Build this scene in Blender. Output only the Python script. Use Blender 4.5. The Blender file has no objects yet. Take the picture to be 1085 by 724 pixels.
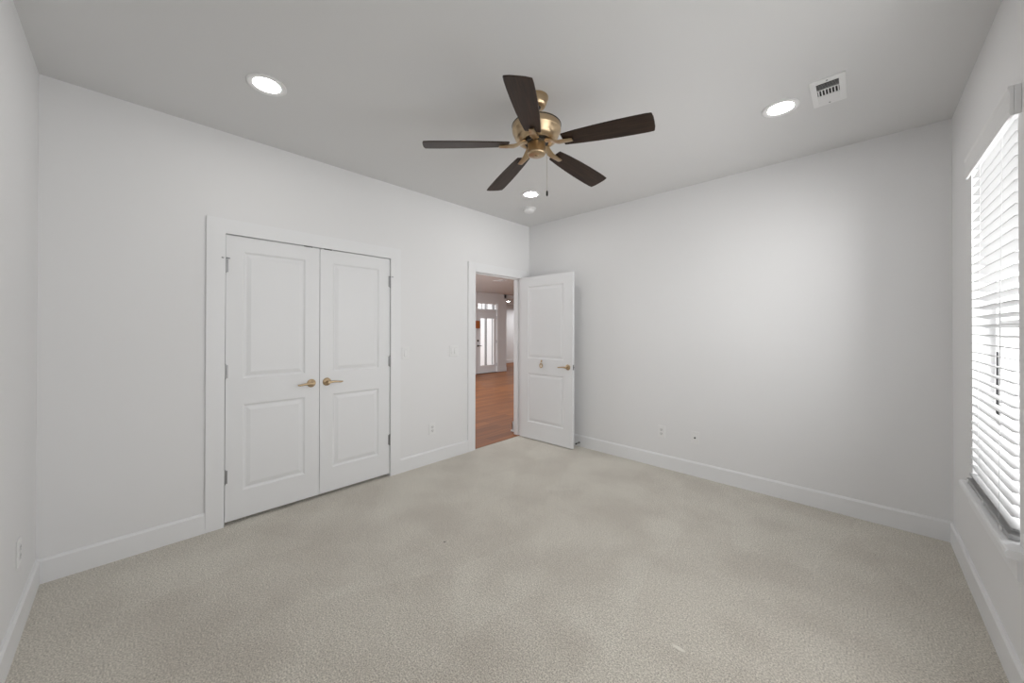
import bpy, bmesh, math, random
from mathutils import Vector, Matrix
S = bpy.context.scene
COL = S.collection
random.seed(7)
PI = math.pi

# ------------------------------------------------------------------ camera
CAM = Vector((3.19702, -3.67617, 1.36435))
FOC = 387.22
F = Vector((-0.6907378, 0.72309226, 0.00434496)).normalized()
R = Vector((0.72310258, 0.69073924, 0.00140073)).normalized()
U = R.cross(F)
cd = bpy.data.cameras.new('camera'); cam = bpy.data.objects.new('camera', cd); COL.objects.link(cam)
cd.sensor_fit = 'HORIZONTAL'; cd.sensor_width = 36.0
cd.lens = 36.0 * FOC / 1085.0
cd.shift_y = -13.405 / 1085.0 * 1.0
cd.clip_start = 0.02; cd.clip_end = 200
m = Matrix((R, U, -F)).transposed().to_4x4(); m.translation = CAM
cam.matrix_world = m
S.camera = cam

# ------------------------------------------------------------------ exposure, world, daylight, added fill lamps
S.view_settings.view_transform = 'Standard'
S.view_settings.look = 'None'
S.view_settings.gamma = 1.0
S.view_settings.use_curve_mapping = False
S.view_settings.exposure = 0.0
SKY_STRENGTH = 2.1
SIDE_FILL_W = 14.5           # fill lamp at the added, unseen second window
WINDOW1_W = 63.0             # daylight through the blinds
DOWNLIGHT = 56.0
HALL_W = 42.0
S.cycles.max_bounces = 10
S.cycles.diffuse_bounces = 6
S.cycles.transparent_max_bounces = 12
S.cycles.sample_clamp_indirect = 6.0

w = bpy.data.worlds.new('world'); S.world = w; w.use_nodes = True
wn = w.node_tree.nodes; wl = w.node_tree.links
bg = wn['Background']; bg.inputs['Strength'].default_value = SKY_STRENGTH
bg.inputs['Color'].default_value = (0.97, 0.985, 1.0, 1)

H = 2.743; W = 3.6247; L = 4.018
WT = 0.115                                              # interior wall thickness

def area(name, loc, rot, sx, sy, watts, color=(1, 1, 1), spread=PI):
    d = bpy.data.lights.new(name, 'AREA'); d.shape = 'RECTANGLE'; d.size = sx; d.size_y = sy
    d.energy = watts; d.color = color; d.spread = spread
    o = bpy.data.objects.new(name, d); COL.objects.link(o); o.location = loc; o.rotation_euler = rot
    return o
WIN_Y0, WIN_Y1, WIN_Z0, WIN_Z1 = -1.375, -0.575, 0.537, 2.26      # blind window opening
W2_Y0, W2_Y1 = -2.75, -1.65                                        # assumed second opening, unseen, added to let fill light in
area('added_window_fill', (W + 0.22, (W2_Y0 + W2_Y1) / 2, 1.37), (0, PI / 2, 0), 1.6, 1.05, SIDE_FILL_W, (1.0, 1.0, 1.0))  # added fill lamp outside the assumed, unseen window
area('daylight_blind_window', (W + 0.55, (WIN_Y0 + WIN_Y1) / 2, 1.72), (0, PI / 2, 0), 1.7, 0.9, WINDOW1_W, (1.0, 1.0, 1.0))
area('hall_overhead_fill', (-3.2, 2.2, 2.5), (0, 0, 0), 2.2, 2.2, HALL_W, (0.9, 0.96, 1.0))  # added overhead panel that brightens the hall, no fixture modelled
area('hall_side_fill', (-3.0, -1.27, 1.45), (PI / 2, 0, 0), 2.6, 1.9, HALL_W * 2.0, (0.95, 0.98, 1.0))  # added panel along the hall's closed side wall, no window there
area('alcove_fill', (-6.5, 8.2, 2.3), (0, 0, 0), 1.2, 2.0, HALL_W * .9, (0.95, 0.98, 1.0))  # extra unseen panel that lifts the alcove

# ------------------------------------------------------------------ materials
def mat(name, base, rough=0.5, metal=0.0, spec=0.5):
    mm = bpy.data.materials.new(name); mm.use_nodes = True
    b = mm.node_tree.nodes['Principled BSDF']
    b.inputs['Base Color'].default_value = (*base, 1); b.inputs['Roughness'].default_value = rough
    b.inputs['Metallic'].default_value = metal
    b.inputs['Specular IOR Level'].default_value = spec
    return mm
def nodes(mm): return mm.node_tree.nodes, mm.node_tree.links, mm.node_tree.nodes['Principled BSDF']
def bump_noise(mm, scale, strength, dist=0.002, detail=3):
    n, l, b = nodes(mm)
    tc = n.new('ShaderNodeTexCoord'); no = n.new('ShaderNodeTexNoise'); bu = n.new('ShaderNodeBump')
    no.inputs['Scale'].default_value = scale; no.inputs['Detail'].default_value = detail
    bu.inputs['Strength'].default_value = strength; bu.inputs['Distance'].default_value = dist
    l.new(tc.outputs['Object'], no.inputs['Vector']); l.new(no.outputs['Fac'], bu.inputs['Height'])
    l.new(bu.outputs['Normal'], b.inputs['Normal'])

M = {}
M['wall'] = mat('wall_paint', (0.80, 0.80, 0.805), 0.62, spec=0.3); bump_noise(M['wall'], 220, 0.06)
M['ceiling'] = mat('ceiling_paint', (0.72, 0.72, 0.72), 0.85, spec=0.2); bump_noise(M['ceiling'], 160, 0.08)
M['trim'] = mat('trim_paint', (0.82, 0.825, 0.835), 0.38, spec=0.4)
M['door'] = mat('door_paint', (0.80, 0.805, 0.815), 0.42, spec=0.4); bump_noise(M['door'], 300, 0.03)
M['plastic'] = mat('white_plastic', (0.82, 0.82, 0.82), 0.35)
M['plastic_dim'] = mat('off_white_plastic', (0.73, 0.73, 0.73), 0.4)  # slightly greyer plastic for inserts, screws and cords
M['slot'] = mat('dark_slot', (0.02, 0.02, 0.02), 0.7)
M['brass'] = mat('brushed_brass', (0.53, 0.40, 0.255), 0.29, 1.0)
M['brass'].node_tree.nodes['Principled BSDF'].inputs['Anisotropic'].default_value = 0.6
M['hinge'] = mat('nickel_hinge', (0.34, 0.34, 0.345), 0.42, 1.0)
M['black'] = mat('black_metal', (0.012, 0.012, 0.012), 0.4)
M['chain'] = mat('chain_metal', (0.55, 0.52, 0.45), 0.35, 1.0)
M['vinyl'] = mat('white_vinyl', (0.80, 0.80, 0.80), 0.4)
M['siding'] = mat('pale_siding', (0.78, 0.78, 0.77), 0.8)
M['greytrim'] = mat('grey_trim', (0.30, 0.30, 0.30), 0.7)
M['house_trim'] = mat('house_trim', (0.60, 0.60, 0.60), 0.7)
M['ground'] = mat('pale_ground', (0.42, 0.42, 0.40), 0.9); bump_noise(M['ground'], 4, 0.3)
M['plaque'] = mat('orange_brown_board', (0.42, 0.13, 0.035), 0.55); bump_noise(M['plaque'], 60, 0.1)
M['closet'] = mat('closet_inside', (0.5, 0.5, 0.5), 0.9)

# slats: white plastic that lets some daylight through
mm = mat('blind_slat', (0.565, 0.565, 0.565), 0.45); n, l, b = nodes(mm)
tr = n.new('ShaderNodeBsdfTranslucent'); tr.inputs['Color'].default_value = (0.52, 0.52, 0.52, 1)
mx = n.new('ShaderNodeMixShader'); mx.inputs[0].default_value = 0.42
out = n['Material Output']
l.new(b.outputs[0], mx.inputs[1]); l.new(tr.outputs[0], mx.inputs[2]); l.new(mx.outputs[0], out.inputs['Surface'])
M['slat'] = mm
# window glass
mm = bpy.data.materials.new('window_glass'); mm.use_nodes = True; n = mm.node_tree.nodes; l = mm.node_tree.links
n.remove(n['Principled BSDF'])
t = n.new('ShaderNodeBsdfTransparent'); g = n.new('ShaderNodeBsdfGlossy'); g.inputs['Roughness'].default_value = 0.02
fr = n.new('ShaderNodeFresnel'); fr.inputs['IOR'].default_value = 1.12; mx = n.new('ShaderNodeMixShader')
ge = n.new('ShaderNodeNewGeometry'); sb = n.new('ShaderNodeMath'); sb.operation = 'SUBTRACT'; sb.use_clamp = True
l.new(fr.outputs[0], sb.inputs[0]); l.new(ge.outputs['Backfacing'], sb.inputs[1]); l.new(sb.outputs[0], mx.inputs[0]); l.new(t.outputs[0], mx.inputs[1]); l.new(g.outputs[0], mx.inputs[2])
l.new(mx.outputs[0], n['Material Output'].inputs['Surface'])
M['glass'] = mm
# downlight lens
mm = bpy.data.materials.new('lit_lens'); mm.use_nodes = True; n = mm.node_tree.nodes; l = mm.node_tree.links
n.remove(n['Principled BSDF']); e = n.new('ShaderNodeEmission'); e.inputs['Strength'].default_value = DOWNLIGHT
e.inputs['Color'].default_value = (1.0, 0.985, 0.955, 1)
l.new(e.outputs[0], n['Material Output'].inputs['Surface']); M['lens'] = mm
SPOT_A, SPOT_B, SPOT_BR = (1.253, -2.268), (2.627, -2.041), 0.0        # a bit of dark lint and a pale crushed patch
# carpet
mm = mat('carpet', (0.4, 0.37, 0.33), 0.95, spec=0.05); n, l, b = nodes(mm)
tc = n.new('ShaderNodeTexCoord')
def noise(scale, detail, rough=0.6, vec=None):
    x = n.new('ShaderNodeTexNoise'); x.inputs['Scale'].default_value = scale; x.inputs['Detail'].default_value = detail
    x.inputs['Roughness'].default_value = rough; l.new(vec or tc.outputs['Object'], x.inputs['Vector']); return x
def ramp(src, stops):
    r = n.new('ShaderNodeValToRGB'); r.color_ramp.elements[0].position = stops[0][0]; r.color_ramp.elements[0].color = (*stops[0][1], 1)
    r.color_ramp.elements[1].position = stops[1][0]; r.color_ramp.elements[1].color = (*stops[1][1], 1)
    for p, c in stops[2:]:
        el = r.color_ramp.elements.new(p); el.color = (*c, 1)
    l.new(src, r.inputs['Fac']); return r
def mul(a, bb, fac=1.0):
    x = n.new('ShaderNodeMix'); x.data_type = 'RGBA'; x.blend_type = 'MULTIPLY'; x.inputs[0].default_value = fac
    l.new(a, x.inputs[6]); l.new(bb, x.inputs[7]); return x.outputs[2]
n1 = noise(150, 3, 0.75); n2 = noise(45, 3); n3 = noise(2.2, 3, 0.55)
speck = ramp(n1.outputs['Fac'], [(0.35, (0.34, 0.3125, 0.265)), (0.64, (0.965, 0.92, 0.825))])
clump = ramp(n2.outputs['Fac'], [(0.3, (0.88, 0.88, 0.87)), (0.7, (1, 1, 1))])
lay = ramp(n3.outputs['Fac'], [(0.36, (0.83, 0.81, 0.80)), (0.60, (1.0, 1.0, 1.0))])
# pile brushed one way and the other by the vacuum: broad wedge-shaped strokes
mp = n.new('ShaderNodeMapping'); mp.inputs['Rotation'].default_value = (0, 0, math.radians(-40)); mp.inputs['Scale'].default_value = (1.0, 0.4, 1)
l.new(tc.outputs['Object'], mp.inputs['Vector'])
vo = n.new('ShaderNodeTexVoronoi'); vo.inputs['Scale'].default_value = 2.3; vo.feature = 'SMOOTH_F1'; vo.inputs['Smoothness'].default_value = 0.12
l.new(mp.outputs[0], vo.inputs['Vector'])
sep = n.new('ShaderNodeSeparateColor'); l.new(vo.outputs['Color'], sep.inputs[0])
stroke = ramp(sep.outputs[0], [(0.40, (0.88, 0.86, 0.85)), (0.60, (1, 1, 1))])
c = mul(speck.outputs[0], clump.outputs[0]); c = mul(c, lay.outputs[0], 0.8); c = mul(c, stroke.outputs[0], 0.42)
def spot(pos, rx, rot, col, src):
    mp_ = n.new('ShaderNodeMapping'); mp_.vector_type = 'TEXTURE'; mp_.inputs['Location'].default_value = (*pos, 0); mp_.inputs['Rotation'].default_value = (0, 0, rot); mp_.inputs['Scale'].default_value = (*rx, 1)
    l.new(tc.outputs['Object'], mp_.inputs['Vector'])
    le = n.new('ShaderNodeVectorMath'); le.operation = 'LENGTH'; l.new(mp_.outputs[0], le.inputs[0])
    r_ = ramp(le.outputs['Value'], [(0.55, (1, 1, 1)), (1.0, (0, 0, 0))])
    x = n.new('ShaderNodeMix'); x.data_type = 'RGBA'; l.new(r_.outputs[0], x.inputs[0]); l.new(src, x.inputs[6]); x.inputs[7].default_value = (*col, 1); return x.outputs[2]
c = spot(SPOT_A, (.011, .008), .4, (.06, .05, .045), c)
c = spot(SPOT_B, (.035, .012), SPOT_BR, (.78, .75, .68), c)
b.inputs['Sheen Weight'].default_value = 0.7; b.inputs['Sheen Roughness'].default_value = 0.45; b.inputs['Sheen Tint'].default_value = (1.0, 0.98, 0.92, 1)
l.new(c, b.inputs['Base Color'])
bu = n.new('ShaderNodeBump'); bu.inputs['Strength'].default_value = 0.75; bu.inputs['Distance'].default_value = 0.006
l.new(n1.outputs['Fac'], bu.inputs['Height']); l.new(bu.outputs[0], b.inputs['Normal'])
M['carpet'] = mm
# hall floor planks running along y
mm = mat('oak_planks', (0.4, 0.2, 0.08), 0.45, spec=0.25); n, l, b = nodes(mm)
tc = n.new('ShaderNodeTexCoord'); mp = n.new('ShaderNodeMapping'); mp.inputs['Rotation'].default_value = (0, 0, PI / 2)
l.new(tc.outputs['Object'], mp.inputs['Vector'])
br = n.new('ShaderNodeTexBrick'); br.inputs['Scale'].default_value = 1.0; br.inputs['Brick Width'].default_value = 1.1
br.inputs['Row Height'].default_value = 0.125; br.inputs['Mortar Size'].default_value = 0.0012; br.inputs['Bias'].default_value = 0.0
br.inputs['Color1'].default_value = (0.33, 0.116, 0.024, 1); br.inputs['Color2'].default_value = (0.21, 0.068, 0.014, 1)
br.inputs['Mortar'].default_value = (0.08, 0.03, 0.012, 1); l.new(mp.outputs[0], br.inputs['Vector'])
mp2 = n.new('ShaderNodeMapping'); mp2.inputs['Scale'].default_value = (26, 1.6, 1); l.new(tc.outputs['Object'], mp2.inputs['Vector'])
gn = noise(1.0, 5, 0.65, mp2.outputs[0]); gr = ramp(gn.outputs['Fac'], [(0.3, (0.72, 0.68, 0.64)), (0.7, (1.15, 1.12, 1.1))])
l.new(mul(br.outputs['Color'], gr.outputs[0], 0.9), b.inputs['Base Color']); M['planks'] = mm
# fan blade: dark grained wood
mm = mat('dark_walnut_blade', (0.05, 0.03, 0.02), 0.42, spec=0.3); n, l, b = nodes(mm)
tc = n.new('ShaderNodeTexCoord'); mp = n.new('ShaderNodeMapping'); mp.inputs['Scale'].default_value = (5, 75, 40); l.new(tc.outputs['Object'], mp.inputs['Vector'])
gn = noise(1.0, 5, 0.7, mp.outputs[0]); gr = ramp(gn.outputs['Fac'], [(0.3, (0.010, 0.0055, 0.0035)), (0.72, (0.050, 0.027, 0.016))])
l.new(gr.outputs[0], b.inputs['Base Color'])
bu = n.new('ShaderNodeBump'); bu.inputs['Strength'].default_value = 0.15; bu.inputs['Distance'].default_value = 0.001
l.new(gn.outputs['Fac'], bu.inputs['Height']); l.new(bu.outputs[0], b.inputs['Normal'])
M['blade'] = mm

# ------------------------------------------------------------------ mesh helpers
def NB(): return bmesh.new()
def box(bm, a, bb, bev=0.0):
    x0, x1 = sorted((a[0], bb[0])); y0, y1 = sorted((a[1], bb[1])); z0, z1 = sorted((a[2], bb[2]))
    v = [bm.verts.new(p) for p in ((x0, y0, z0), (x1, y0, z0), (x1, y1, z0), (x0, y1, z0), (x0, y0, z1), (x1, y0, z1), (x1, y1, z1), (x0, y1, z1))]
    fs = [bm.faces.new([v[i] for i in q]) for q in ((3, 2, 1, 0), (4, 5, 6, 7), (0, 1, 5, 4), (1, 2, 6, 5), (2, 3, 7, 6), (3, 0, 4, 7))]
    if bev > 0:
        ed = {e for f_ in fs for e in f_.edges}
        bmesh.ops.bevel(bm, geom=list(ed), offset=bev, segments=2, profile=0.5, affect='EDGES')
def prism(bm, pts, axis, a0, a1):
    """extrude a closed 2-D outline along axis (0 x, 1 y, 2 z) from a0 to a1"""
    def P(p, a):
        q = [p[0], p[1]]; q.insert(axis, a); return q
    A = [bm.verts.new(P(p, a0)) for p in pts]; B = [bm.verts.new(P(p, a1)) for p in pts]
    k = len(pts)
    bm.faces.new(A[::-1]); bm.faces.new(B)
    for i in range(k): bm.faces.new((A[i], A[(i + 1) % k], B[(i + 1) % k], B[i]))
def lathe(bm, prof, c=(0, 0, 0), seg=40, axis=2, sgn=1):
    """prof: (radius, height) pairs; revolved about an axis through c"""
    rings = []
    for r, h in prof:
        ring = []
        for i in range(seg):
            t = 2 * PI * i / seg; u, v = r * math.cos(t), r * math.sin(t)
            q = {2: (u, v, sgn * h), 0: (sgn * h, u, v), 1: (u, sgn * h, v)}[axis]
            ring.append(bm.verts.new((c[0] + q[0], c[1] + q[1], c[2] + q[2])))
        rings.append(ring)
    for A, B in zip(rings, rings[1:]):
        for i in range(seg): bm.faces.new((A[i], A[(i + 1) % seg], B[(i + 1) % seg], B[i]))
    bm.faces.new(rings[0][::-1]); bm.faces.new(rings[-1])
def tube(bm, pts, rad, seg=10):
    pts = [Vector(p) for p in pts]
    rads = rad if isinstance(rad, (list, tuple)) else [rad] * len(pts)
    rings = []; ref = None
    for i, p in enumerate(pts):
        d = (pts[min(i + 1, len(pts) - 1)] - pts[max(i - 1, 0)]).normalized()
        if ref is None: ref = d.orthogonal().normalized()
        ref = (ref - d * ref.dot(d)).normalized(); s = d.cross(ref)
        rings.append([bm.verts.new(p + (ref * math.cos(2 * PI * k / seg) + s * math.sin(2 * PI * k / seg)) * rads[i]) for k in range(seg)])
    for A, B in zip(rings, rings[1:]):
        for k in range(seg): bm.faces.new((A[k], A[(k + 1) % seg], B[(k + 1) % seg], B[k]))
    bm.faces.new(rings[0][::-1]); bm.faces.new(rings[-1])
def obj(name, bm, m_, parent=None, smooth=False, loc=None, rot=None):
    bmesh.ops.recalc_face_normals(bm, faces=bm.faces[:])
    me = bpy.data.meshes.new(name); bm.to_mesh(me); bm.free()
    me.materials.append(m_ if not isinstance(m_, str) else M[m_])
    if smooth:
        for p in me.polygons: p.use_smooth = True
        me.set_sharp_from_angle(angle=math.radians(40))
    o = bpy.data.objects.new(name, me); COL.objects.link(o)
    if loc: o.location = loc
    if rot: o.rotation_euler = rot
    if parent: o.parent = parent
    return o
def tag(o, label=None, cat=None, group=None, kind=None):
    if label: o['label'] = label
    if cat: o['category'] = cat
    if group: o['group'] = group
    if kind: o['kind'] = kind
    return o
def empty(name, loc, rot=(0, 0, 0)):
    o = bpy.data.objects.new(name, None); o.empty_display_size = 0.05; COL.objects.link(o); o.location = loc; o.rotation_euler = rot
    return o
def struct(name, bm, m_, label, cat):
    return tag(obj(name, bm, m_), label, cat, kind='structure')
def copy_tree(o, parent=None):
    c_ = o.copy(); COL.objects.link(c_)
    if parent: c_.parent = parent
    for ch in [x for x in bpy.data.objects if x.parent == o]: copy_tree(ch, c_)
    return c_

# ------------------------------------------------------------------ room shell
C0, C1, CZ = -3.2199, -1.9863, 2.038          # closet opening
E0, E1, EZ = -0.95, -0.165, 2.041             # entry opening
bm = NB()
box(bm, (-0.02, -L, -0.1), (W, 0, 0)); box(bm, (-0.75, C0 + .005, -0.1), (-0.02, C1 - .005, -0.001))
struct('floor', bm, 'carpet', 'beige speckled cut-pile carpet covering the bedroom floor', 'floor')
bm = NB(); box(bm, (-WT, -L - WT, H), (W + .15, WT, H + .1))
struct('ceiling', bm, 'ceiling', 'flat white painted bedroom ceiling above the fan', 'ceiling')
bm = NB()
box(bm, (-WT, -L - WT, -.1), (0, C0, H)); box(bm, (-WT, C0, CZ), (0, C1, H)); box(bm, (-WT, C1, -.1), (0, E0, H))
box(bm, (-WT, E0, EZ), (0, E1, H)); box(bm, (-WT, E1, -.1), (0, 0, H))
struct('wall_west', bm, 'wall', 'white wall holding the double closet doors and the hall doorway', 'wall')
bm = NB(); box(bm, (-WT, 0, -.1), (W + .15, WT, H))
struct('wall_north', bm, 'wall', 'white blank wall behind the open bedroom door', 'wall')
bm = NB()
box(bm, (0, -L - WT, -.1), (W + .15, -L, H))
struct('wall_south', bm, 'wall', 'white wall at the left edge of the view', 'wall')
bm = NB(); X0, X1 = W, W + .15
W2Z0, W2Z1 = WIN_Z0, WIN_Z1
box(bm, (X0, -L, -.1), (X1, W2_Y0, H)); box(bm, (X0, W2_Y0, -.1), (X1, W2_Y1, W2Z0)); box(bm, (X0, W2_Y0, W2Z1), (X1, W2_Y1, H))
box(bm, (X0, W2_Y1, -.1), (X1, WIN_Y0, H)); box(bm, (X0, WIN_Y0, -.1), (X1, WIN_Y1, WIN_Z0)); box(bm, (X0, WIN_Y0, WIN_Z1), (X1, WIN_Y1, H))
box(bm, (X0, WIN_Y1, -.1), (X1, 0, H))
struct('wall_east', bm, 'wall', 'white wall around the window with blinds', 'wall')

BH, BT = 0.132, 0.015
def base_prof(): return [(0, 0), (BT, 0), (BT, BH - .012), (BT - .004, BH - .006), (BT - .007, BH), (0, BH)]
def baseboard(name, segs, label):
    bm = NB()
    for side, a, bb in segs:
        pr = base_prof()
        if side == 'w': prism(bm, [(x, z) for x, z in pr], 1, a, bb)
        if side == 'e': prism(bm, [(W - x, z) for x, z in pr], 1, a, bb)
        if side == 'n': prism(bm, [(-x, z) for x, z in pr], 0, a, bb)
        if side == 's': prism(bm, [(-L + x, z) for x, z in pr], 0, a, bb)
    struct(name, bm, 'trim', label, 'baseboard')
CW = 0.102
baseboard('baseboard_west', [('w', -L, C0 - CW), ('w', C1 + CW - .003, E0 - CW)], 'white baseboard along the closet door wall')
baseboard('baseboard_north', [('n', BT, W)], 'white baseboard along the wall behind the open door')
baseboard('baseboard_south', [('s', BT, W)], 'white baseboard on the wall at the left edge')
baseboard('baseboard_east', [('e', -L + BT, -BT)], 'white baseboard on the wall below the window')

CT = 0.018
def casing(name, y0, y1, zt, label, right=True):
    bm = NB(); g = .0
    yr = min(y1 + CW, -.001)
    prism(bm, [(y0 - CW, 0), (y0 - g, 0), (y0 - g, zt), (y1, zt), (y1, 0), (yr, 0), (yr, zt + .099), (y0 - CW, zt + .099)], 0, 0, CT)
    bmesh.ops.bevel(bm, geom=[e for e in bm.edges if all(abs(v.co.x - CT) < 1e-5 for v in e.verts)], offset=.002, segments=2, affect='EDGES')
    struct(name, bm, 'trim', label, 'door trim')
casing('trim_1', C0, C1, CZ, 'flat white casing around the closet double doors')
casing('trim_2', E0, E1, EZ, 'flat white casing around the hall doorway')
# jamb linings
bm = NB()
JT = .018
box(bm, (-WT - .002, E0 - .001, 0), (.003, E0 + .004, EZ)); box(bm, (-WT - .002, E1 - .004, 0), (.003, E1 + .001, EZ)); box(bm, (-WT - .002, E0, EZ - .004), (.003, E1, EZ + .001))
box(bm, (-WT + .02, E0 + .004, 0), (-.042, E0 + .015, EZ - .004)); box(bm, (-WT + .02, E1 - .015, 0), (-.042, E1 - .004, EZ - .004)); box(bm, (-WT + .02, E0 + .004, EZ - .016), (-.042, E1 - .004, EZ - .004))
struct('trim_3', bm, 'trim', 'white jamb lining and stop inside the hall doorway', 'door jamb')
bm = NB()
box(bm, (-WT, C0 - .001, 0), (.002, C0 + .002, CZ)); box(bm, (-WT, C1 - .002, 0), (.002, C1 + .001, CZ)); box(bm, (-WT, C0, CZ - .002), (.002, C1, CZ + .001))
struct('trim_4', bm, 'trim', 'white jamb lining around the closet doors', 'door jamb')
# closet interior
bm = NB(); cx = -.75
box(bm, (cx - .05, C0 - .1, -.1), (cx, C1 + .1, 2.5)); box(bm, (cx, C0 - .1, -.1), (-WT, C0 - .03, 2.5)); box(bm, (cx, C1 + .03, -.1), (-WT, C1 + .1, 2.5)); box(bm, (cx, C0 - .1, 2.45), (-WT, C1 + .1, 2.5))
struct('wall_closet', bm, 'closet', 'plain walls inside the closet behind the double doors', 'wall')

# ------------------------------------------------------------------ hall beyond the doorway
HX, HY = -5.45, 5.10            # wall with the front door, and where it turns
bm = NB(); box(bm, (-8.4, -1.3, -.1), (-.02, 11, -.004))
box(bm, (-.03, E0 + .004, -.05), (-.012, E1 - .004, .004))
struct('floor_hall', bm, 'planks', 'orange-brown hardwood plank floor of the hall', 'floor')
HZ = 2.57; AZ = 2.44
bm = NB(); box(bm, (HX, -1.3, HZ), (-WT, 11, HZ + .1)); box(bm, (-8.4, HY - .1, AZ), (HX, 11, HZ + .1))
struct('ceiling_hall', bm, 'ceiling', 'grey-white hall ceiling seen through the doorway', 'ceiling')
D0, D1, DZ = 3.755, 4.665, 1.985
bm = NB()
box(bm, (HX - .12, -1.3, -.1), (HX, D0, HZ)); box(bm, (HX - .12, D1, -.1), (HX, HY, HZ)); box(bm, (HX - .12, D0, 2.235), (HX, D1, HZ))
box(bm, (-8.4, HY - .12, -.1), (HX - .12, HY, HZ))
struct('wall_hall_west', bm, 'wall', 'white hall wall around the glazed front door', 'wall')
bm = NB(); box(bm, (-8.5, HY, -.1), (-7.55, 11, HZ)); box(bm, (-7.55, 10.4, -.1), (-.2, 11, HZ))
struct('wall_hall_north', bm, 'wall', 'white wall at the far end of the hall, right of the front door', 'wall')
bm = NB(); box(bm, (-HX * -1, -1.42, -.1), (-WT, -1.3, HZ))
struct('wall_hall_south', bm, 'wall', 'white side wall of the hall', 'wall')
bm = NB(); box(bm, (-.205, -.078, -.1), (-WT, 11, HZ))
struct('wall_hall_east', bm, 'wall', 'white hall wall just beyond the bedroom doorway', 'wall')
bm = NB(); prism(bm, [(-.205 - x, z) for x, z in base_prof()], 1, -.078 - BT, 10); box(bm, (-.22, -.078 - BT, 0), (-WT - .02, -.078, BH))
box(bm, (-.234, -.107, 0), (-WT - .02, -.078, .02), .004)
struct('baseboard_hall_east', bm, 'trim', 'white hall baseboard with shoe moulding beside the doorway', 'baseboard')
bm = NB(); prism(bm, [(HX + x, z) for x, z in base_prof()], 1, D1 + .09, HY); prism(bm, [(HX + x, z) for x, z in base_prof()], 1, -1.3, D0 - .09)
prism(bm, [(-7.55 + x, z) for x, z in base_prof()], 1, HY, 10.4)
struct('baseboard_hall_west', bm, 'trim', 'white hall baseboard along the front door wall', 'baseboard')
bm = NB()
for y0, y1 in ((D0 - .09, D0), (D1, D1 + .09)): box(bm, (HX, y0, 0), (HX + .018, y1, 2.235), .002)
box(bm, (HX, D0 - .09, 2.235), (HX + .018, D1 + .09, 2.325), .002); box(bm, (HX - .1, D0, DZ), (HX + .012, D1, DZ + .04), .002)
struct('trim_5', bm, 'trim', 'white casing around the glazed front door and transom', 'door trim')

# ------------------------------------------------------------------ doors
def panel_face(bm, w_, h_, y, outward, panels):
    """one face of a two-panel moulded door: flat skin with sunk, raised-field panels. outward = -1 or 1 along y"""
    xs = sorted({0, w_} | {p[0] for p in panels} | {p[1] for p in panels}); zs = sorted({0, h_} | {p[2] for p in panels} | {p[3] for p in panels})
    for i in range(len(xs) - 1):
        for j in range(len(zs) - 1):
            hole = any(p[0] <= xs[i] and xs[i + 1] <= p[1] and p[2] <= zs[j] and zs[j + 1] <= p[3] for p in panels)
            if not hole:
                bm.faces.new([bm.verts.new((x, y, z)) for x, z in ((xs[i], zs[j]), (xs[i + 1], zs[j]), (xs[i + 1], zs[j + 1]), (xs[i], zs[j + 1]))])
    prof = [(0, 0), (.004, -.0015), (.010, -.0065), (.015, -.0085), (.021, -.0085), (.030, -.006), (.046, -.002), (.050, -.0018)]
    for x0, x1, z0, z1 in panels:
        rings = [[bm.verts.new((x, y + outward * d, z)) for x, z in ((x0 + o, z0 + o), (x1 - o, z0 + o), (x1 - o, z1 - o), (x0 + o, z1 - o))] for o, d in prof]
        for A, B in zip(rings, rings[1:]):
            for k in range(4): bm.faces.new((A[k], A[(k + 1) % 4], B[(k + 1) % 4], B[k]))
        bm.faces.new(rings[-1])
def panel_door(w_, h_, th, panels):
    bm = NB()
    panel_face(bm, w_, h_, -th / 2, -1, panels); panel_face(bm, w_, h_, th / 2, 1, panels)
    for a, bb in (((0, 0), (w_, 0)), ((w_, 0), (w_, h_)), ((w_, h_), (0, h_)), ((0, h_), (0, 0))):
        bm.faces.new([bm.verts.new(q) for q in ((a[0], -th / 2, a[1]), (bb[0], -th / 2, bb[1]), (bb[0], th / 2, bb[1]), (a[0], th / 2, a[1]))])
    bmesh.ops.remove_doubles(bm, verts=bm.verts[:], dist=.0002)
    return bm
def lever(parent, x, z, yface, out, sgn):
    """brass rose, neck and lever; sgn = which way along x the lever points"""
    bm = NB()
    lathe(bm, [(.032, 0), (.033, .003), (.031, .008), (.024, .011), (.013, .014), (.0115, .03), (.012, .044), (.0125, .056), (.010, .060)], (x, yface, z), 28, 1, out)
    pts = [(x + sgn * q, yface + out * (.052 - .0 * q), z + dz) for q, dz in ((-.010, 0), (.012, .001), (.04, .002), (.07, -.001), (.095, -.004), (.110, -.003))]
    tube(bm, pts, [.009, .0105, .0085, .0075, .0075, .005], 12)
    return tag(obj('lever_handle', bm, 'brass', parent, True), 'polished brass lever handle')
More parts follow.
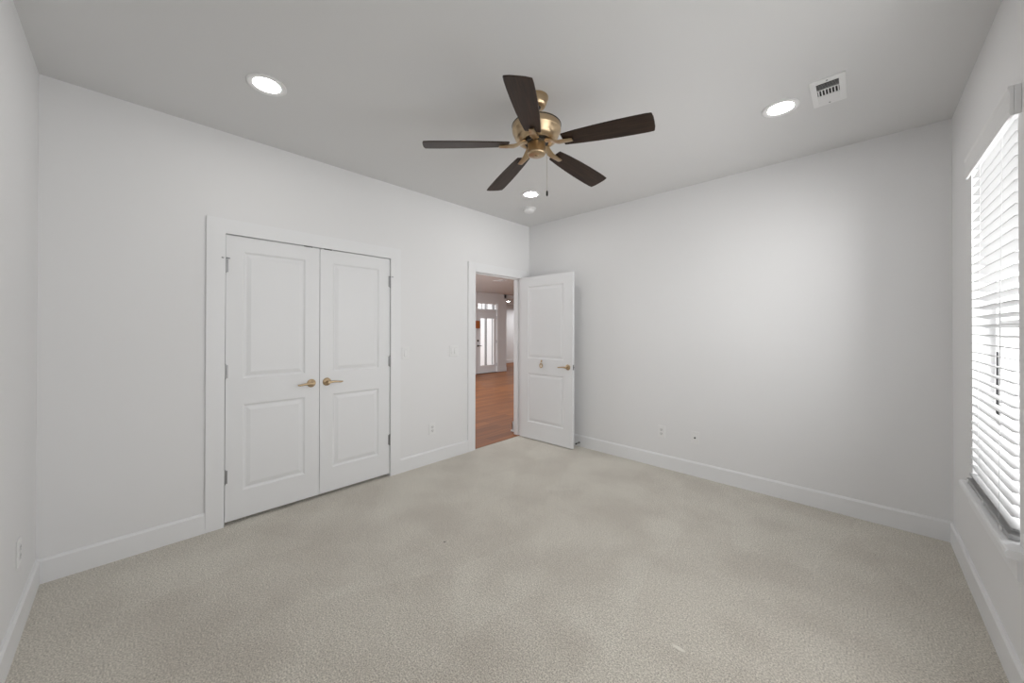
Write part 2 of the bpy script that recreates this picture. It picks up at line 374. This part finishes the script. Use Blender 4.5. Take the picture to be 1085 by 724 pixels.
def hinge(parent, x, z, y, stop=False, h=.09):
    bm = NB()
    tube(bm, [(x, y, z - h / 2), (x, y, z + h / 2)], .0062, 10)
    for q in (-1, 1): lathe(bm, [(.002, 0), (.0075, .001), (.0065, .005), (.002, .008)], (x, y, z + q * h / 2), 10, 2, q)
    box(bm, (x - .004, y + .001, z - h / 2), (x + .016, y + .006, z + h / 2))
    box(bm, (x - .016, y + .001, z - h / 2), (x + .004, y + .006, z + h / 2))
    hg = obj('hinge', bm, 'hinge', parent, True)
    if stop:
        bm = NB()
        tube(bm, [(x - .017, y - .014, z + h / 2 + .004), (x, y - .002, z + h / 2 + .006), (x + .017, y - .014, z + h / 2 + .004)], .004, 8)
        lathe(bm, [(.007, 0), (.007, .006)], (x - .017, y - .014, z + h / 2 + .001), 10); lathe(bm, [(.007, 0), (.007, .006)], (x + .017, y - .014, z + h / 2 + .001), 10)
        obj('hinge_pin_stop', bm, 'hinge', hg, True)
TH = .035
# closet leaves, local x -> +y, local -y -> into the room
lw = (C1 - C0) / 2 - .0075
def leaf(name, ystart, label, left):
    d = panel_door(lw, CZ - .033, TH, [(.100, lw - .104, .195, .808), (.100, lw - .104, .992, 1.900)])
    o = obj(name, d, 'door', None, False, (-.0155, ystart, .026), (0, 0, PI / 2))
    tag(o, label, 'closet door', kind='structure')
    lever(o, (lw - .060) if left else .054, .939 - .026, -TH / 2, -1, -1 if left else 1)
    for z, st in ((1.815, True), (1.075, False), (.340, False)): hinge(o, -.0025 if left else lw + .0025, z - .026, -TH / 2 - .0035, st)
    bm = NB(); xc = lw - .085 if left else .06
    box(bm, (xc - .030, -TH / 2 - .0008, CZ - .035), (xc + .030, TH / 2 - .004, CZ - .0285))
    obj('ball_catch', bm, 'black', o)
    return o
leaf('door_1', C0 + .0055, 'white two-panel closet door, left leaf with lever pointing left', True)
leaf('door_2', (C0 + C1) / 2 + .002, 'white two-panel closet door, right leaf with lever pointing right', False)

# bedroom door standing open
dw, dh = .782, 2.026
d = panel_door(dw, dh, TH, [(.118, dw - .122, .205, .818), (.118, dw - .122, 1.002, 1.906)])
ed = obj('door_3', d, 'door', None, False, (.035, -.1875, .012), (0, 0, math.radians(1.5)))
tag(ed, 'white two-panel bedroom door standing open against the back wall', 'door', kind='structure')
lever(ed, dw - .062, .928, -TH / 2, -1, -1); lever(ed, dw - .062, .928, TH / 2, 1, -1)
bm = NB(); box(bm, (dw - .001, -.0125, .928 - .029), (dw + .0015, .0125, .928 + .029)); prism(bm, [(-.007, .921), (.007, .921), (.007, .937), (-.007, .937)], 0, dw, dw + .010)
tag(obj('latch_plate', bm, 'hinge', ed), 'grey metal latch plate on the door edge')
for z in (.25, 1.02, 1.80):
    bm = NB(); tube(bm, [(-.004, TH / 2 + .004, z - .045), (-.004, TH / 2 + .004, z + .045)], .0062, 10); box(bm, (-.0022, -TH / 2 + .004, z - .045), (.0005, TH / 2 + .002, z + .045))
    obj('hinge', bm, 'hinge', ed, True)
# hook on its mid rail
bm = NB(); hx, hz = .338, .93
lathe(bm, [(.011, 0), (.012, .003), (.008, .006), (.003, .007)], (hx, -TH / 2, hz + .05), 16, 1, -1)
tube(bm, [(hx, -TH / 2 - .004, hz + .05), (hx, -TH / 2 - .014, hz + .044), (hx, -TH / 2 - .016, hz + .02)], .005, 8)
pts = [(hx + .017 * math.sin(t), -TH / 2 - .013, hz - .006 + .024 * math.cos(t)) for t in [2 * PI * k / 20 for k in range(21)]]
tube(bm, pts, .0065, 8)
tag(obj('door_hook', bm, 'brass', ed, True), 'small brass hook with a ring on the mid rail')

# front door of the hall
bm = NB(); g0, g1, gz0, gz1 = 3.955, 4.550, .24, 1.76; xd = HX - .05
box(bm, (xd - .022, D0 + .004, .012), (xd + .022, g0, DZ - .004)); box(bm, (xd - .022, g1, .012), (xd + .022, D1 - .004, DZ - .004))
box(bm, (xd - .022, g0, .012), (xd + .022, g1, gz0)); box(bm, (xd - .022, g0, gz1), (xd + .022, g1, DZ - .004))
for y0, y1, z0, z1 in ((g0 - .02, g0 + .012, gz0 - .02, gz1 + .02), (g1 - .012, g1 + .02, gz0 - .02, gz1 + .02), (g0, g1, gz0 - .02, gz0 + .012), (g0, g1, gz1 - .012, gz1 + .02)):
    box(bm, (xd + .018, y0, z0), (xd + .03, y1, z1), .003)
fd = struct('door_4', bm, 'door', 'white front door with one tall glass pane at the end of the hall', 'door')
bm = NB(); box(bm, (xd - .004, g0, gz0), (xd + .004, g1, gz1)); obj('glass_pane', bm, 'glass', fd)
bm = NB(); lathe(bm, [(.03, 0), (.03, .008), (.012, .012), (.011, .05)], (xd + .022, 3.86, .88), 16, 0); tube(bm, [(xd + .07, 3.85, .88), (xd + .072, 3.90, .882), (xd + .07, 3.97, .878)], .010, 8)
tag(obj('lever_handle', bm, 'black', fd, True), 'dark lever handle')
bm = NB(); lathe(bm, [(.03, 0), (.03, .012), (.022, .02)], (xd + .022, 3.86, 1.04), 16, 0); tag(obj('deadbolt', bm, 'black', fd, True), 'dark round deadbolt')
for z in (.25, 1.0, 1.78):
    bm = NB(); tube(bm, [(xd + .03, D1 - .002, z - .05), (xd + .03, D1 - .002, z + .05)], .009, 8); obj('hinge', bm, 'hinge', fd)
bm = NB(); box(bm, (xd - .03, D0, 0), (HX + .02, D1, .012)); obj('threshold', bm, 'hinge', fd)
# transom window
bm = NB(); tz0, tz1 = DZ + .04, 2.235
box(bm, (xd - .03, D0, tz0), (xd + .03, D0 + .10, tz1)); box(bm, (xd - .03, D1 - .03, tz0), (xd + .03, D1, tz1)); box(bm, (xd - .03, D0 + .1, tz0), (xd + .03, D1 - .03, tz0 + .02)); box(bm, (xd - .03, D0 + .1, tz1 - .02), (xd + .03, D1 - .03, tz1))
for y in (4.03, 4.26, 4.49): box(bm, (xd - .012, y - .012, tz0 + .02), (xd + .012, y + .012, tz1 - .02))
tw = struct('window_2', bm, 'vinyl', 'narrow transom window above the hall front door', 'window')
bm = NB(); box(bm, (xd - .003, D0 + .1, tz0 + .02), (xd + .003, D1 - .03, tz1 - .02)); obj('glass_pane', bm, 'glass', tw)
# board at the left of the front door
bm = NB(); box(bm, (HX, 3.60, 1.43), (HX + .02, 3.905, 1.665), .003); box(bm, (HX + .02, 3.625, 1.455), (HX + .024, 3.88, 1.64), .002)
tag(obj('wall_board', bm, 'plaque'), 'orange-brown board hanging at the left side of the hall front door', 'board')
# hall switch
def plate(name, loc, rotz, w_, h_, gangs, kind, label, cat, group=None):
    """wall plate: local x along the wall, local -y into the room"""
    root = empty(name, loc, (0, 0, rotz))
    bm = NB(); box(bm, (-w_ / 2, -.0065, -h_ / 2), (w_ / 2, 0, h_ / 2), .0028); obj('cover_plate', bm, 'plastic', root)
    for gx in gangs:
        if kind == 'switch':
            bm = NB(); box(bm, (gx - .0175, -.0075, -.0345), (gx + .0175, -.004, .0345)); fr_ = obj('rocker_frame', bm, 'plastic_dim', root)
            bm = NB(); prism(bm, [(-.0075, -.031), (-.0135, -.030), (-.009, .030), (-.0075, .031)], 0, gx - .0150, gx + .0150); obj('rocker', bm, 'plastic', fr_)
        elif kind == 'outlet':
            for zz in (-.0195, .0195):
                bm = NB(); prism(bm, [(gx + .017 * math.cos(t) * 1.0, zz + max(-.0135, min(.0135, .0172 * math.sin(t)))) for t in [2 * PI * k / 28 for k in range(28)]], 1, -.0085, -.005)
                f_ = obj('receptacle', bm, 'plastic_dim', root)
                bm = NB()
                for sx in (-.0064, .0064): box(bm, (gx + sx - .0011, -.0088, zz - .001), (gx + sx + .0011, -.0082, zz + .008))
                lathe(bm, [(.0026, 0), (.0026, .0006)], (gx, -.0082, zz - .008), 10, 1, -1); obj('slots', bm, 'slot', f_)
            bm = NB(); lathe(bm, [(.0032, 0), (.0026, .0012)], (gx, -.0065, 0), 10, 1, -1); obj('screw', bm, 'plastic_dim', root)
        else:
            bm = NB(); lathe(bm, [(.0075, 0), (.0075, .004), (.0048, .004), (.0048, .011), (.0015, .011)], (gx, -.0065, .002), 14, 1, -1); tag(obj('coax_jack', bm, 'slot', root), 'dark threaded cable jack')
            for zz in (-.042, .042):
                bm = NB(); lathe(bm, [(.0032, 0), (.0026, .0012)], (gx, -.0065, zz), 10, 1, -1); obj('screw', bm, 'plastic_dim', root)
    return tag(root, label, cat, group)
plate('light_switch', (0, -1.827, 1.142), PI / 2, .073, .118, (0,), 'switch', 'single white rocker switch plate beside the closet doors', 'light switch')
plate('light_switch', (0, -1.246, 1.142), PI / 2, .119, .118, (-.023, .023), 'switch', 'double white rocker switch plate beside the hall doorway', 'light switch')
plate('wall_outlet', (0, -1.52, .350), PI / 2, .073, .118, (0,), 'outlet', 'white outlet plate low on the wall between closet and hall doorway', 'outlet')
plate('wall_outlet', (1.755, 0, .357), 0, .073, .118, (0,), 'outlet', 'white outlet plate low on the back wall, nearer the open door', 'outlet')
plate('cable_plate', (2.067, 0, .356), 0, .073, .118, (0,), 'coax', 'white cable jack plate low on the back wall right of the outlet', 'cable plate')
plate('wall_outlet', (.462, -L, .366), PI, .073, .118, (0,), 'outlet', 'white outlet plate low on the wall at the left edge', 'outlet')
plate('light_switch', (HX, 4.852, 1.09), PI / 2, .118, .118, (-.023, .023), 'switch', 'white switch plate on the hall wall right of the front door', 'light switch')

# door stop on the back baseboard
bm = NB()
pts = [(.796 + .0058 * math.cos(t), -BT - .004 - .056 * t / (2 * PI * 14), .046 + .0058 * math.sin(t)) for t in [2 * PI * 14 * k / 168 for k in range(169)]]
root = empty('door_stop', (0, 0, 0)); tag(root, 'small spring door stop on the baseboard beside the open door', 'door stop')
tube(bm, pts, .0016, 6); obj('spring', bm, 'hinge', root, True)
bm = NB(); lathe(bm, [(.013, 0), (.013, .003), (.007, .006)], (.796, -BT + .001, .046), 16, 1, -1); obj('base', bm, 'hinge', root, True)
bm = NB(); lathe(bm, [(.007, 0), (.009, .003), (.009, .014), (.006, .018)], (.796, -BT - .056, .046), 16, 1, -1); tag(obj('rubber_tip', bm, 'black', root, True), 'dark rubber tip')

# ------------------------------------------------------------------ window with blinds
def window(name, y0, y1, z0, z1, label):
    bm = NB(); xa, xb = W + .085, W + .145; fw = .04; zm = (z0 + z1) / 2
    for a in ((y0, y0 + fw, z0, z1), (y1 - fw, y1, z0, z1), (y0 + fw, y1 - fw, z0, z0 + fw + .02), (y0 + fw, y1 - fw, z1 - fw, z1), (y0 + fw, y1 - fw, zm - .02, zm + .02)):
        box(bm, (xa, a[0], a[2]), (xb, a[1], a[3]), .003)
    o = struct(name, bm, 'vinyl', label, 'window')
    for za, zb, x in ((z0 + fw + .02, zm - .02, xa + .02), (zm + .02, z1 - fw, xa + .04)):
        bm = NB(); box(bm, (x, y0 + fw, za), (x + .004, y1 - fw, zb)); obj('glass_pane', bm, 'glass', o)
    return o
window('window_1', WIN_Y0, WIN_Y1, WIN_Z0, WIN_Z1, 'white single-hung window behind the blinds')
window('added_window', W2_Y0, W2_Y1, W2Z0, W2Z1, 'assumed bare white window, unseen, added on the same wall for its light')  # added out of view to frame the fill lamp's opening
SZ = .567
bm = NB(); box(bm, (W - .0005, WIN_Y0 + .001, SZ - .030), (W + .09, WIN_Y1 - .001, SZ))
prism(bm, [(W - .045, SZ - .030), (W - .049, SZ - .026), (W - .0495, SZ - .012), (W - .046, SZ - .003), (W - .041, SZ), (W - .0005, SZ), (W - .0005, SZ - .030)], 1, -1.462, -.585)
struct('trim_6', bm, 'trim', 'white window stool projecting below the blinds', 'window sill')
bm = NB(); prism(bm, [(W - .018, SZ - .030), (W - .0005, SZ - .030), (W - .0005, SZ - .118), (W - .014, SZ - .118), (W - .018, SZ - .112)], 1, -1.44, -.605)
struct('trim_7', bm, 'trim', 'white apron board below the window stool', 'window trim')
BY0, BY1 = -1.352, -.603
blind = tag(empty('window_blind', (W, (BY0 + BY1) / 2, SZ)), 'white horizontal slat blind filling the window at the right', 'blind')
by = (BY0 + BY1) / 2
def bobj(name, bm, m_, parent=blind, smooth=False):
    o = obj(name, bm, m_, parent, smooth)
    if parent is blind: o.matrix_parent_inverse = Matrix.Translation(blind.location).inverted()
    return o
pitch = .0458; ztop = 2.212; zs_ = []; k = 0
while ztop - k * pitch > SZ + .034: zs_.append(ztop - k * pitch); k += 1
zs_.append(zs_[-1] - .0065)
bm = NB(); tilt = math.radians(13)
def tf(z): return .001 + (2.15 - z) / 1.58 * .014        # how far the slat's front edge stands out of the wall plane
for z in zs_:
    xf = W - tf(z); dep = .050; top = []; bot = []
    for i in range(7):
        s = i / 6; u = s * dep; crown = .0028 * (1 - (2 * s - 1) ** 2)
        x = xf + u * math.cos(tilt) + crown * math.sin(tilt); zz = z + (.5 * dep - u) * math.sin(tilt) + crown * math.cos(tilt)
        top.append((x, zz)); bot.append((x, zz - .0022))
    prism(bm, top + bot[::-1], 1, BY0, BY1)
bobj('slats', bm, 'slat')
bm = NB(); xr = W - .024
box(bm, (xr, BY0, SZ + .003), (xr + .05, BY1, SZ + .022), .003); rail = bobj('bottom_rail', bm, 'slat')
for y in (-.64, -.98, -1.27):
    bm = NB(); tube(bm, [(xr + .001, y, SZ + .012), (xr - .006, y, SZ + .012)], [.008, .006], 10); box(bm, (xr - .005, y - .013, SZ + .006), (xr - .0005, y + .013, SZ + .020), .001); bobj('cord_plug', bm, 'plastic', rail)
bm = NB(); box(bm, (W + .003, WIN_Y0 + .01, 2.226), (W + .05, WIN_Y1 - .02, 2.255)); bobj('head_rail', bm, 'vinyl')
bm = NB(); vx = W - .025; VZ0, VZ1 = 2.168, 2.277
pr = [(vx, VZ0), (vx - .004, VZ0 + .012), (vx - .002, VZ0 + .03), (vx - .002, VZ1 - .022), (vx - .006, VZ1 - .010), (vx - .006, VZ1), (vx + .008, VZ1), (vx + .008, VZ0)]
prism(bm, pr, 1, -1.418, -.615)
box(bm, (vx + .0088, -1.418, VZ0), (W - .0005, -1.410, VZ1)); 
box(bm, (vx + .0088, -.640, VZ0 + .02), (W - .0005, -.632, VZ1))
bobj('valance', bm, 'vinyl')
for y in (-.80, -1.18):
    bm = NB()
    tube(bm, [(W - tf(2.15) - .0015, y, 2.23), (W - tf(.6) - .0015, y, SZ + .02)], .0007, 6); tube(bm, [(W + .049, y, 2.23), (W + .049 - tf(.6), y, SZ + .02)], .0007, 6)
    bobj('ladder_cord', bm, 'plastic_dim')
bm = NB(); tube(bm, [(W + .062, -.70, 2.20), (W + .062, -.70, 1.255)], .0035, 8); wand = bobj('tilt_wand', bm, 'plastic')
bm = NB(); tube(bm, [(W + .062, -.70, 1.262), (W + .062, -.70, 1.24), (W + .062, -.70, .96), (W + .062, -.70, .945)], [.004, .006, .006, .004], 8); tag(bobj('wand_grip', bm, 'black', wand), 'dark grip of the tilt wand')

# ------------------------------------------------------------------ outside
bm = NB(); box(bm, (W + .15, -30, -.6), (60, 40, -.5)); box(bm, (-60, 2, -.25), (HX - .12, HY - .13, -.05))
struct('ground_outside', bm, 'ground', 'pale ground outside the windows', 'ground')
nb = empty('neighbor_house', (9, 6, -.5)); tag(nb, 'pale neighbouring house glimpsed between the blind slats', 'house')
bm = NB()
for i in range(22): prism(bm, [(8 - .02, -.5 + i * .2), (8, -.3 + i * .2), (8.1, -.3 + i * .2), (8.1, -.5 + i * .2)], 1, 3, 26)
o = obj('siding_wall', bm, 'siding', nb); o.matrix_parent_inverse = Matrix.Translation(nb.location).inverted()
for y in (8.0, 12.5, 18):
    bm = NB()
    for a in ((y, y + .14, .3, 2.2), (y + 1.5, y + 1.64, .3, 2.2), (y + .14, y + 1.5, .3, .44), (y + .14, y + 1.5, 2.06, 2.2), (y + .14, y + 1.5, 1.2, 1.28)): box(bm, (7.9, a[0], a[2]), (8, a[1], a[3]))
    o = obj('house_window', bm, 'house_trim', nb); o.matrix_parent_inverse = Matrix.Translation(nb.location).inverted()
for y, hw in ((4.59, .028), (4.93, .038)):
    bm = NB(); box(bm, (-5.95, y - hw, -.05), (-5.95 + 2 * hw, y + hw, 2.75)); box(bm, (-5.965, y - hw - .015, -.05), (-5.935 + 2 * hw, y + hw + .015, .15))
    tag(obj('porch_post', bm, 'greytrim'), 'grey porch post seen through the %s of the front door glass' % ('left half' if y < 4.8 else 'right edge'), 'post')

# ------------------------------------------------------------------ ceiling fan
FX, FY = 1.811, -2.0184
fan = tag(empty('ceiling_fan', (FX, FY, H)), 'brass ceiling fan with five dark wood blades', 'ceiling fan')
def fobj(name, bm, m_, parent=fan, smooth=True): return obj(name, bm, m_, parent, smooth)
bm = NB(); lathe(bm, [(.068, 0), (.070, -.003), (.069, -.012), (.066, -.014), (.0645, -.022), (.058, -.044), (.050, -.057), (.045, -.0605), (.026, -.061)], seg=48); fobj('canopy', bm, 'brass')
bm = NB(); lathe(bm, [(.026, -.058), (.024, -.066), (.014, -.072), (.0125, -.130), (.020, -.134)], seg=24); tag(fobj('downrod', bm, 'black'), 'short black downrod')
bm = NB(); zt = 2.574 - H
lathe(bm, [(.030, zt + .034), (.045, zt + .032), (.055, zt + .022), (.120, zt + .012), (.1385, zt + .006), (.1425, zt), (.1430, zt - .006), (.1430, zt - .034), (.1415, zt - .040), (.139, zt - .042), (.128, zt - .070), (.120, zt - .084), (.108, zt - .094), (.092, zt - .098), (.086, zt - .094), (.060, zt - .094)], seg=64)
fobj('motor_housing', bm, 'brass')
bm = NB(); lathe(bm, [(.1445, zt - .001), (.1455, zt - .003), (.1445, zt - .006)], seg=64); fobj('trim_ring', bm, 'black')
bm = NB(); lathe(bm, [(.068, zt - .090), (.070, zt - .092), (.070, zt - .103), (.054, zt - .106)], seg=40)
tag(fobj('flywheel', bm, 'black'), 'black flywheel under the motor')
bm = NB(); zs0 = 2.470 - H
lathe(bm, [(.048, zs0), (.0515, zs0 - .002), (.0525, zs0 - .006), (.0525, zs0 - .054), (.0535, zs0 - .056), (.0535, zs0 - .062), (.051, zs0 - .067), (.046, zs0 - .0695), (.012, zs0 - .072), (.011, zs0 - .076), (.004, zs0 - .078)], seg=48)
fobj('switch_housing', bm, 'brass')
RT, ZT = .655, 2.4200
droop = math.radians(4.0); pit = -.203
def blade_mesh():
    bm = NB(); r0 = .165; ts = []
    # outline: half widths on the two sides against distance from the axis
    st = [(.165, .043, .043), (.170, .046, .046), (.25, .0535, .0535), (.36, .061, .061), (.47, .0655, .0655), (.56, .067, .067), (.62, .0665, .0665), (.648, .0650, .0650)]
    up = [(r, a) for r, a, b_ in st]; lo = [(r, -b_) for r, a, b_ in st]
    tip = [(.6525, .0625), (.6575, .035), (.6585, 0), (.6575, -.035), (.6525, -.0625)]
    outl = up + tip + lo[::-1]
    prism(bm, outl, 2, -.003, .003)
    bmesh.ops.bevel(bm, geom=[e for e in bm.edges if abs(e.verts[0].co.z - e.verts[1].co.z) < 1e-5], offset=.0012, segments=1, affect='EDGES')
    return bm
def iron_mesh():
    bm = NB()
    sec = [(.045, 2.4745, .0215, .006), (.075, 2.473, .0215, .006), (.095, 2.466, .0215, .006), (.115, 2.4535, .0212, .0058), (.135, 2.4455, .0205, .0056), (.215, 2.4385, .0148, .0050), (.2215, 2.439, .0135, .0038)]
    rings = [[bm.verts.new((r, y, z - H + dz)) for y, dz in ((-hw, .6 * h), (-hw, -.5 * h), (-hw * .55, -h), (hw * .55, -h), (hw, -.5 * h), (hw, .6 * h))] for r, z, hw, h in sec]
    for A, B in zip(rings, rings[1:]):
        for q in range(6): bm.faces.new((A[q], A[(q + 1) % 6], B[(q + 1) % 6], B[q]))
    bm.faces.new(rings[0][::-1]); bm.faces.new(rings[-1])
    return bm
bl_me = ir_me = None
for i, ang in enumerate((-60, 12, 84, 156, 228)):
    a = math.radians(ang + 2.85)
    if bl_me is None:
        b_ = obj('blade', blade_mesh(), 'blade', fan, False); bl_me = b_.data
        ir = obj('blade_iron', iron_mesh(), 'brass', b_, True); ir_me = ir.data
    else:
        b_ = bpy.data.objects.new('blade', bl_me); COL.objects.link(b_); b_.parent = fan
        ir = bpy.data.objects.new('blade_iron', ir_me); COL.objects.link(ir); ir.parent = b_
    Mz = Matrix.Rotation(a, 4, 'Z')
    zc = ZT - H + RT * math.tan(droop)
    Mb = Mz @ Matrix.Translation((0, 0, zc)) @ Matrix.Rotation(droop, 4, 'Y') @ Matrix.Rotation(pit, 4, 'X')
    b_.matrix_local = Mb
    ir.matrix_local = Mb.inverted() @ Mz @ Matrix.Rotation(0, 4, 'X')
    tag(ir, 'brass blade bracket')
cxp, cyp = .030, .052
bm = NB(); tube(bm, [(.052, .026, 2.415 - H), (.056, .028, 2.408 - H), (.0575, .029, 2.39 - H), (.0575, .029, 2.182 - H)], .0013, 6)
pc = tag(fobj('pull_chain', bm, 'chain'), 'thin metal pull chain')
bm = NB(); lathe(bm, [(.002, .012), (.0055, .008), (.0062, 0), (.0062, -.016), (.004, -.020)], (.0575, .029, 2.172 - H), 14); tag(fobj('pull_fob', bm, 'black', pc), 'black pull fob')

# ------------------------------------------------------------------ ceiling fixtures
def downlight(loc, label, group=None, r=.066):
    root = empty('downlight', loc)
    bm = NB()
    prof = [(.0955, 0), (.096, -.004), (.092, -.007), (.086, -.0072), (r + .004, -.004), (r, -.0034), (r - .001, 0)]
    lathe(bm, prof, seg=48); obj('trim_ring', bm, 'plastic', root, True)
    bm = NB(); lathe(bm, [(r - .0015, -.0010), (r - .0015, -.0028), (r * .6, -.0034), (.01, -.0036)], seg=48); tag(obj('lens', bm, 'lens', root, True), 'glowing white lens')
    return tag(root, label, 'recessed light', group)
downlight((.785, -3.148, H), 'lit round recessed light above the closet doors')
downlight((.782, -.878, H), 'lit round recessed light beyond the fan, beside the smoke detector')
downlight((2.840, -.900, H), 'lit round recessed light beside the ceiling vent')
downlight((2.840, -3.148, H), 'lit round recessed light overhead at the near right, outside the view')
downlight((-6.22, 5.98, AZ), 'lit recessed light in the hall ceiling through the doorway')
root = tag(empty('smoke_detector', (.487, -.563, H)), 'small white domed smoke detector near the room corner', 'smoke detector')
bm = NB(); lathe(bm, [(.076, 0), (.076, -.010), (.070, -.014)], seg=40); obj('mounting_base', bm, 'plastic', root, True)
bm = NB(); lathe(bm, [(.060, -.013), (.060, -.020), (.058, -.034), (.048, -.044), (.020, -.047)], seg=40); obj('sensor_dome', bm, 'plastic', root, True)
# supply register
root = tag(empty('ceiling_vent', (3.064, -.914, H)), 'white rectangular air vent in the ceiling beside a recessed light', 'air vent')
bm = NB(); hx, hy, ix, iy = .075, .153, .048, .112
for a in ((-hx, -ix, -hy, hy), (ix, hx, -hy, hy), (-ix, ix, -hy, -iy), (-ix, ix, iy, hy), (-ix, ix, -.038 - .004, -.034), (-ix, ix, .034, .042)): box(bm, (a[0], a[2], -.006), (a[1], a[3], 0))
obj('frame', bm, 'plastic', root)
bm = NB(); box(bm, (-ix, -iy, -.001), (ix, iy, -.0004)); tag(obj('duct_opening', bm, 'slot', root), 'dark duct behind the louvers')
bm = NB()
def fin(bm, cx_, cy_, along, half, lean, wd=.011):
    if along == 'x': prism(bm, [(cy_ - wd / 2, -.0015 if lean > 0 else -.007), (cy_ + wd / 2, -.007 if lean > 0 else -.0015), (cy_ + wd / 2, -.006 if lean > 0 else -.0005), (cy_ - wd / 2, -.0005 if lean > 0 else -.006)], 0, cx_ - half, cx_ + half)
    else: prism(bm, [(cx_ - .002, -.0055), (cx_ + .003, -.0045), (cx_ + .003, -.001), (cx_ - .002, -.002)], 1, cy_ - half, cy_ + half)
for k in range(6): fin(bm, 0, -.105 + k * .0125, 'x', ix, -1, .007)
for k in range(7): fin(bm, -.042 + k * .014, 0, 'y', .034, 1)
for k in range(6): fin(bm, 0, .045 + k * .0125, 'x', ix, 1, .0115)
obj('louvers', bm, 'plastic', root)
for yy in (-.132, .132):
    bm = NB(); lathe(bm, [(.005, -.006), (.004, -.008)], (0, yy, 0), 10); obj('screw', bm, 'hinge', root)
bm = NB(); vx_, vy_ = -3.10, 2.50
root = tag(empty('ceiling_vent', (vx_, vy_, HZ)), 'small dark-slotted vent in the hall ceiling', 'air vent')
for a in ((-.16, .16, -.09, -.06), (-.16, .16, .06, .09), (-.16, -.13, -.06, .06), (.13, .16, -.06, .06), (-.13, .13, -.012, .012)): box(bm, (a[0], a[2], -.008), (a[1], a[3], 0))
obj('frame', bm, 'plastic', root)
bm = NB(); box(bm, (-.13, -.06, -.002), (.13, .06, -.0005)); tag(obj('duct_opening', bm, 'slot', root), 'dark duct opening')
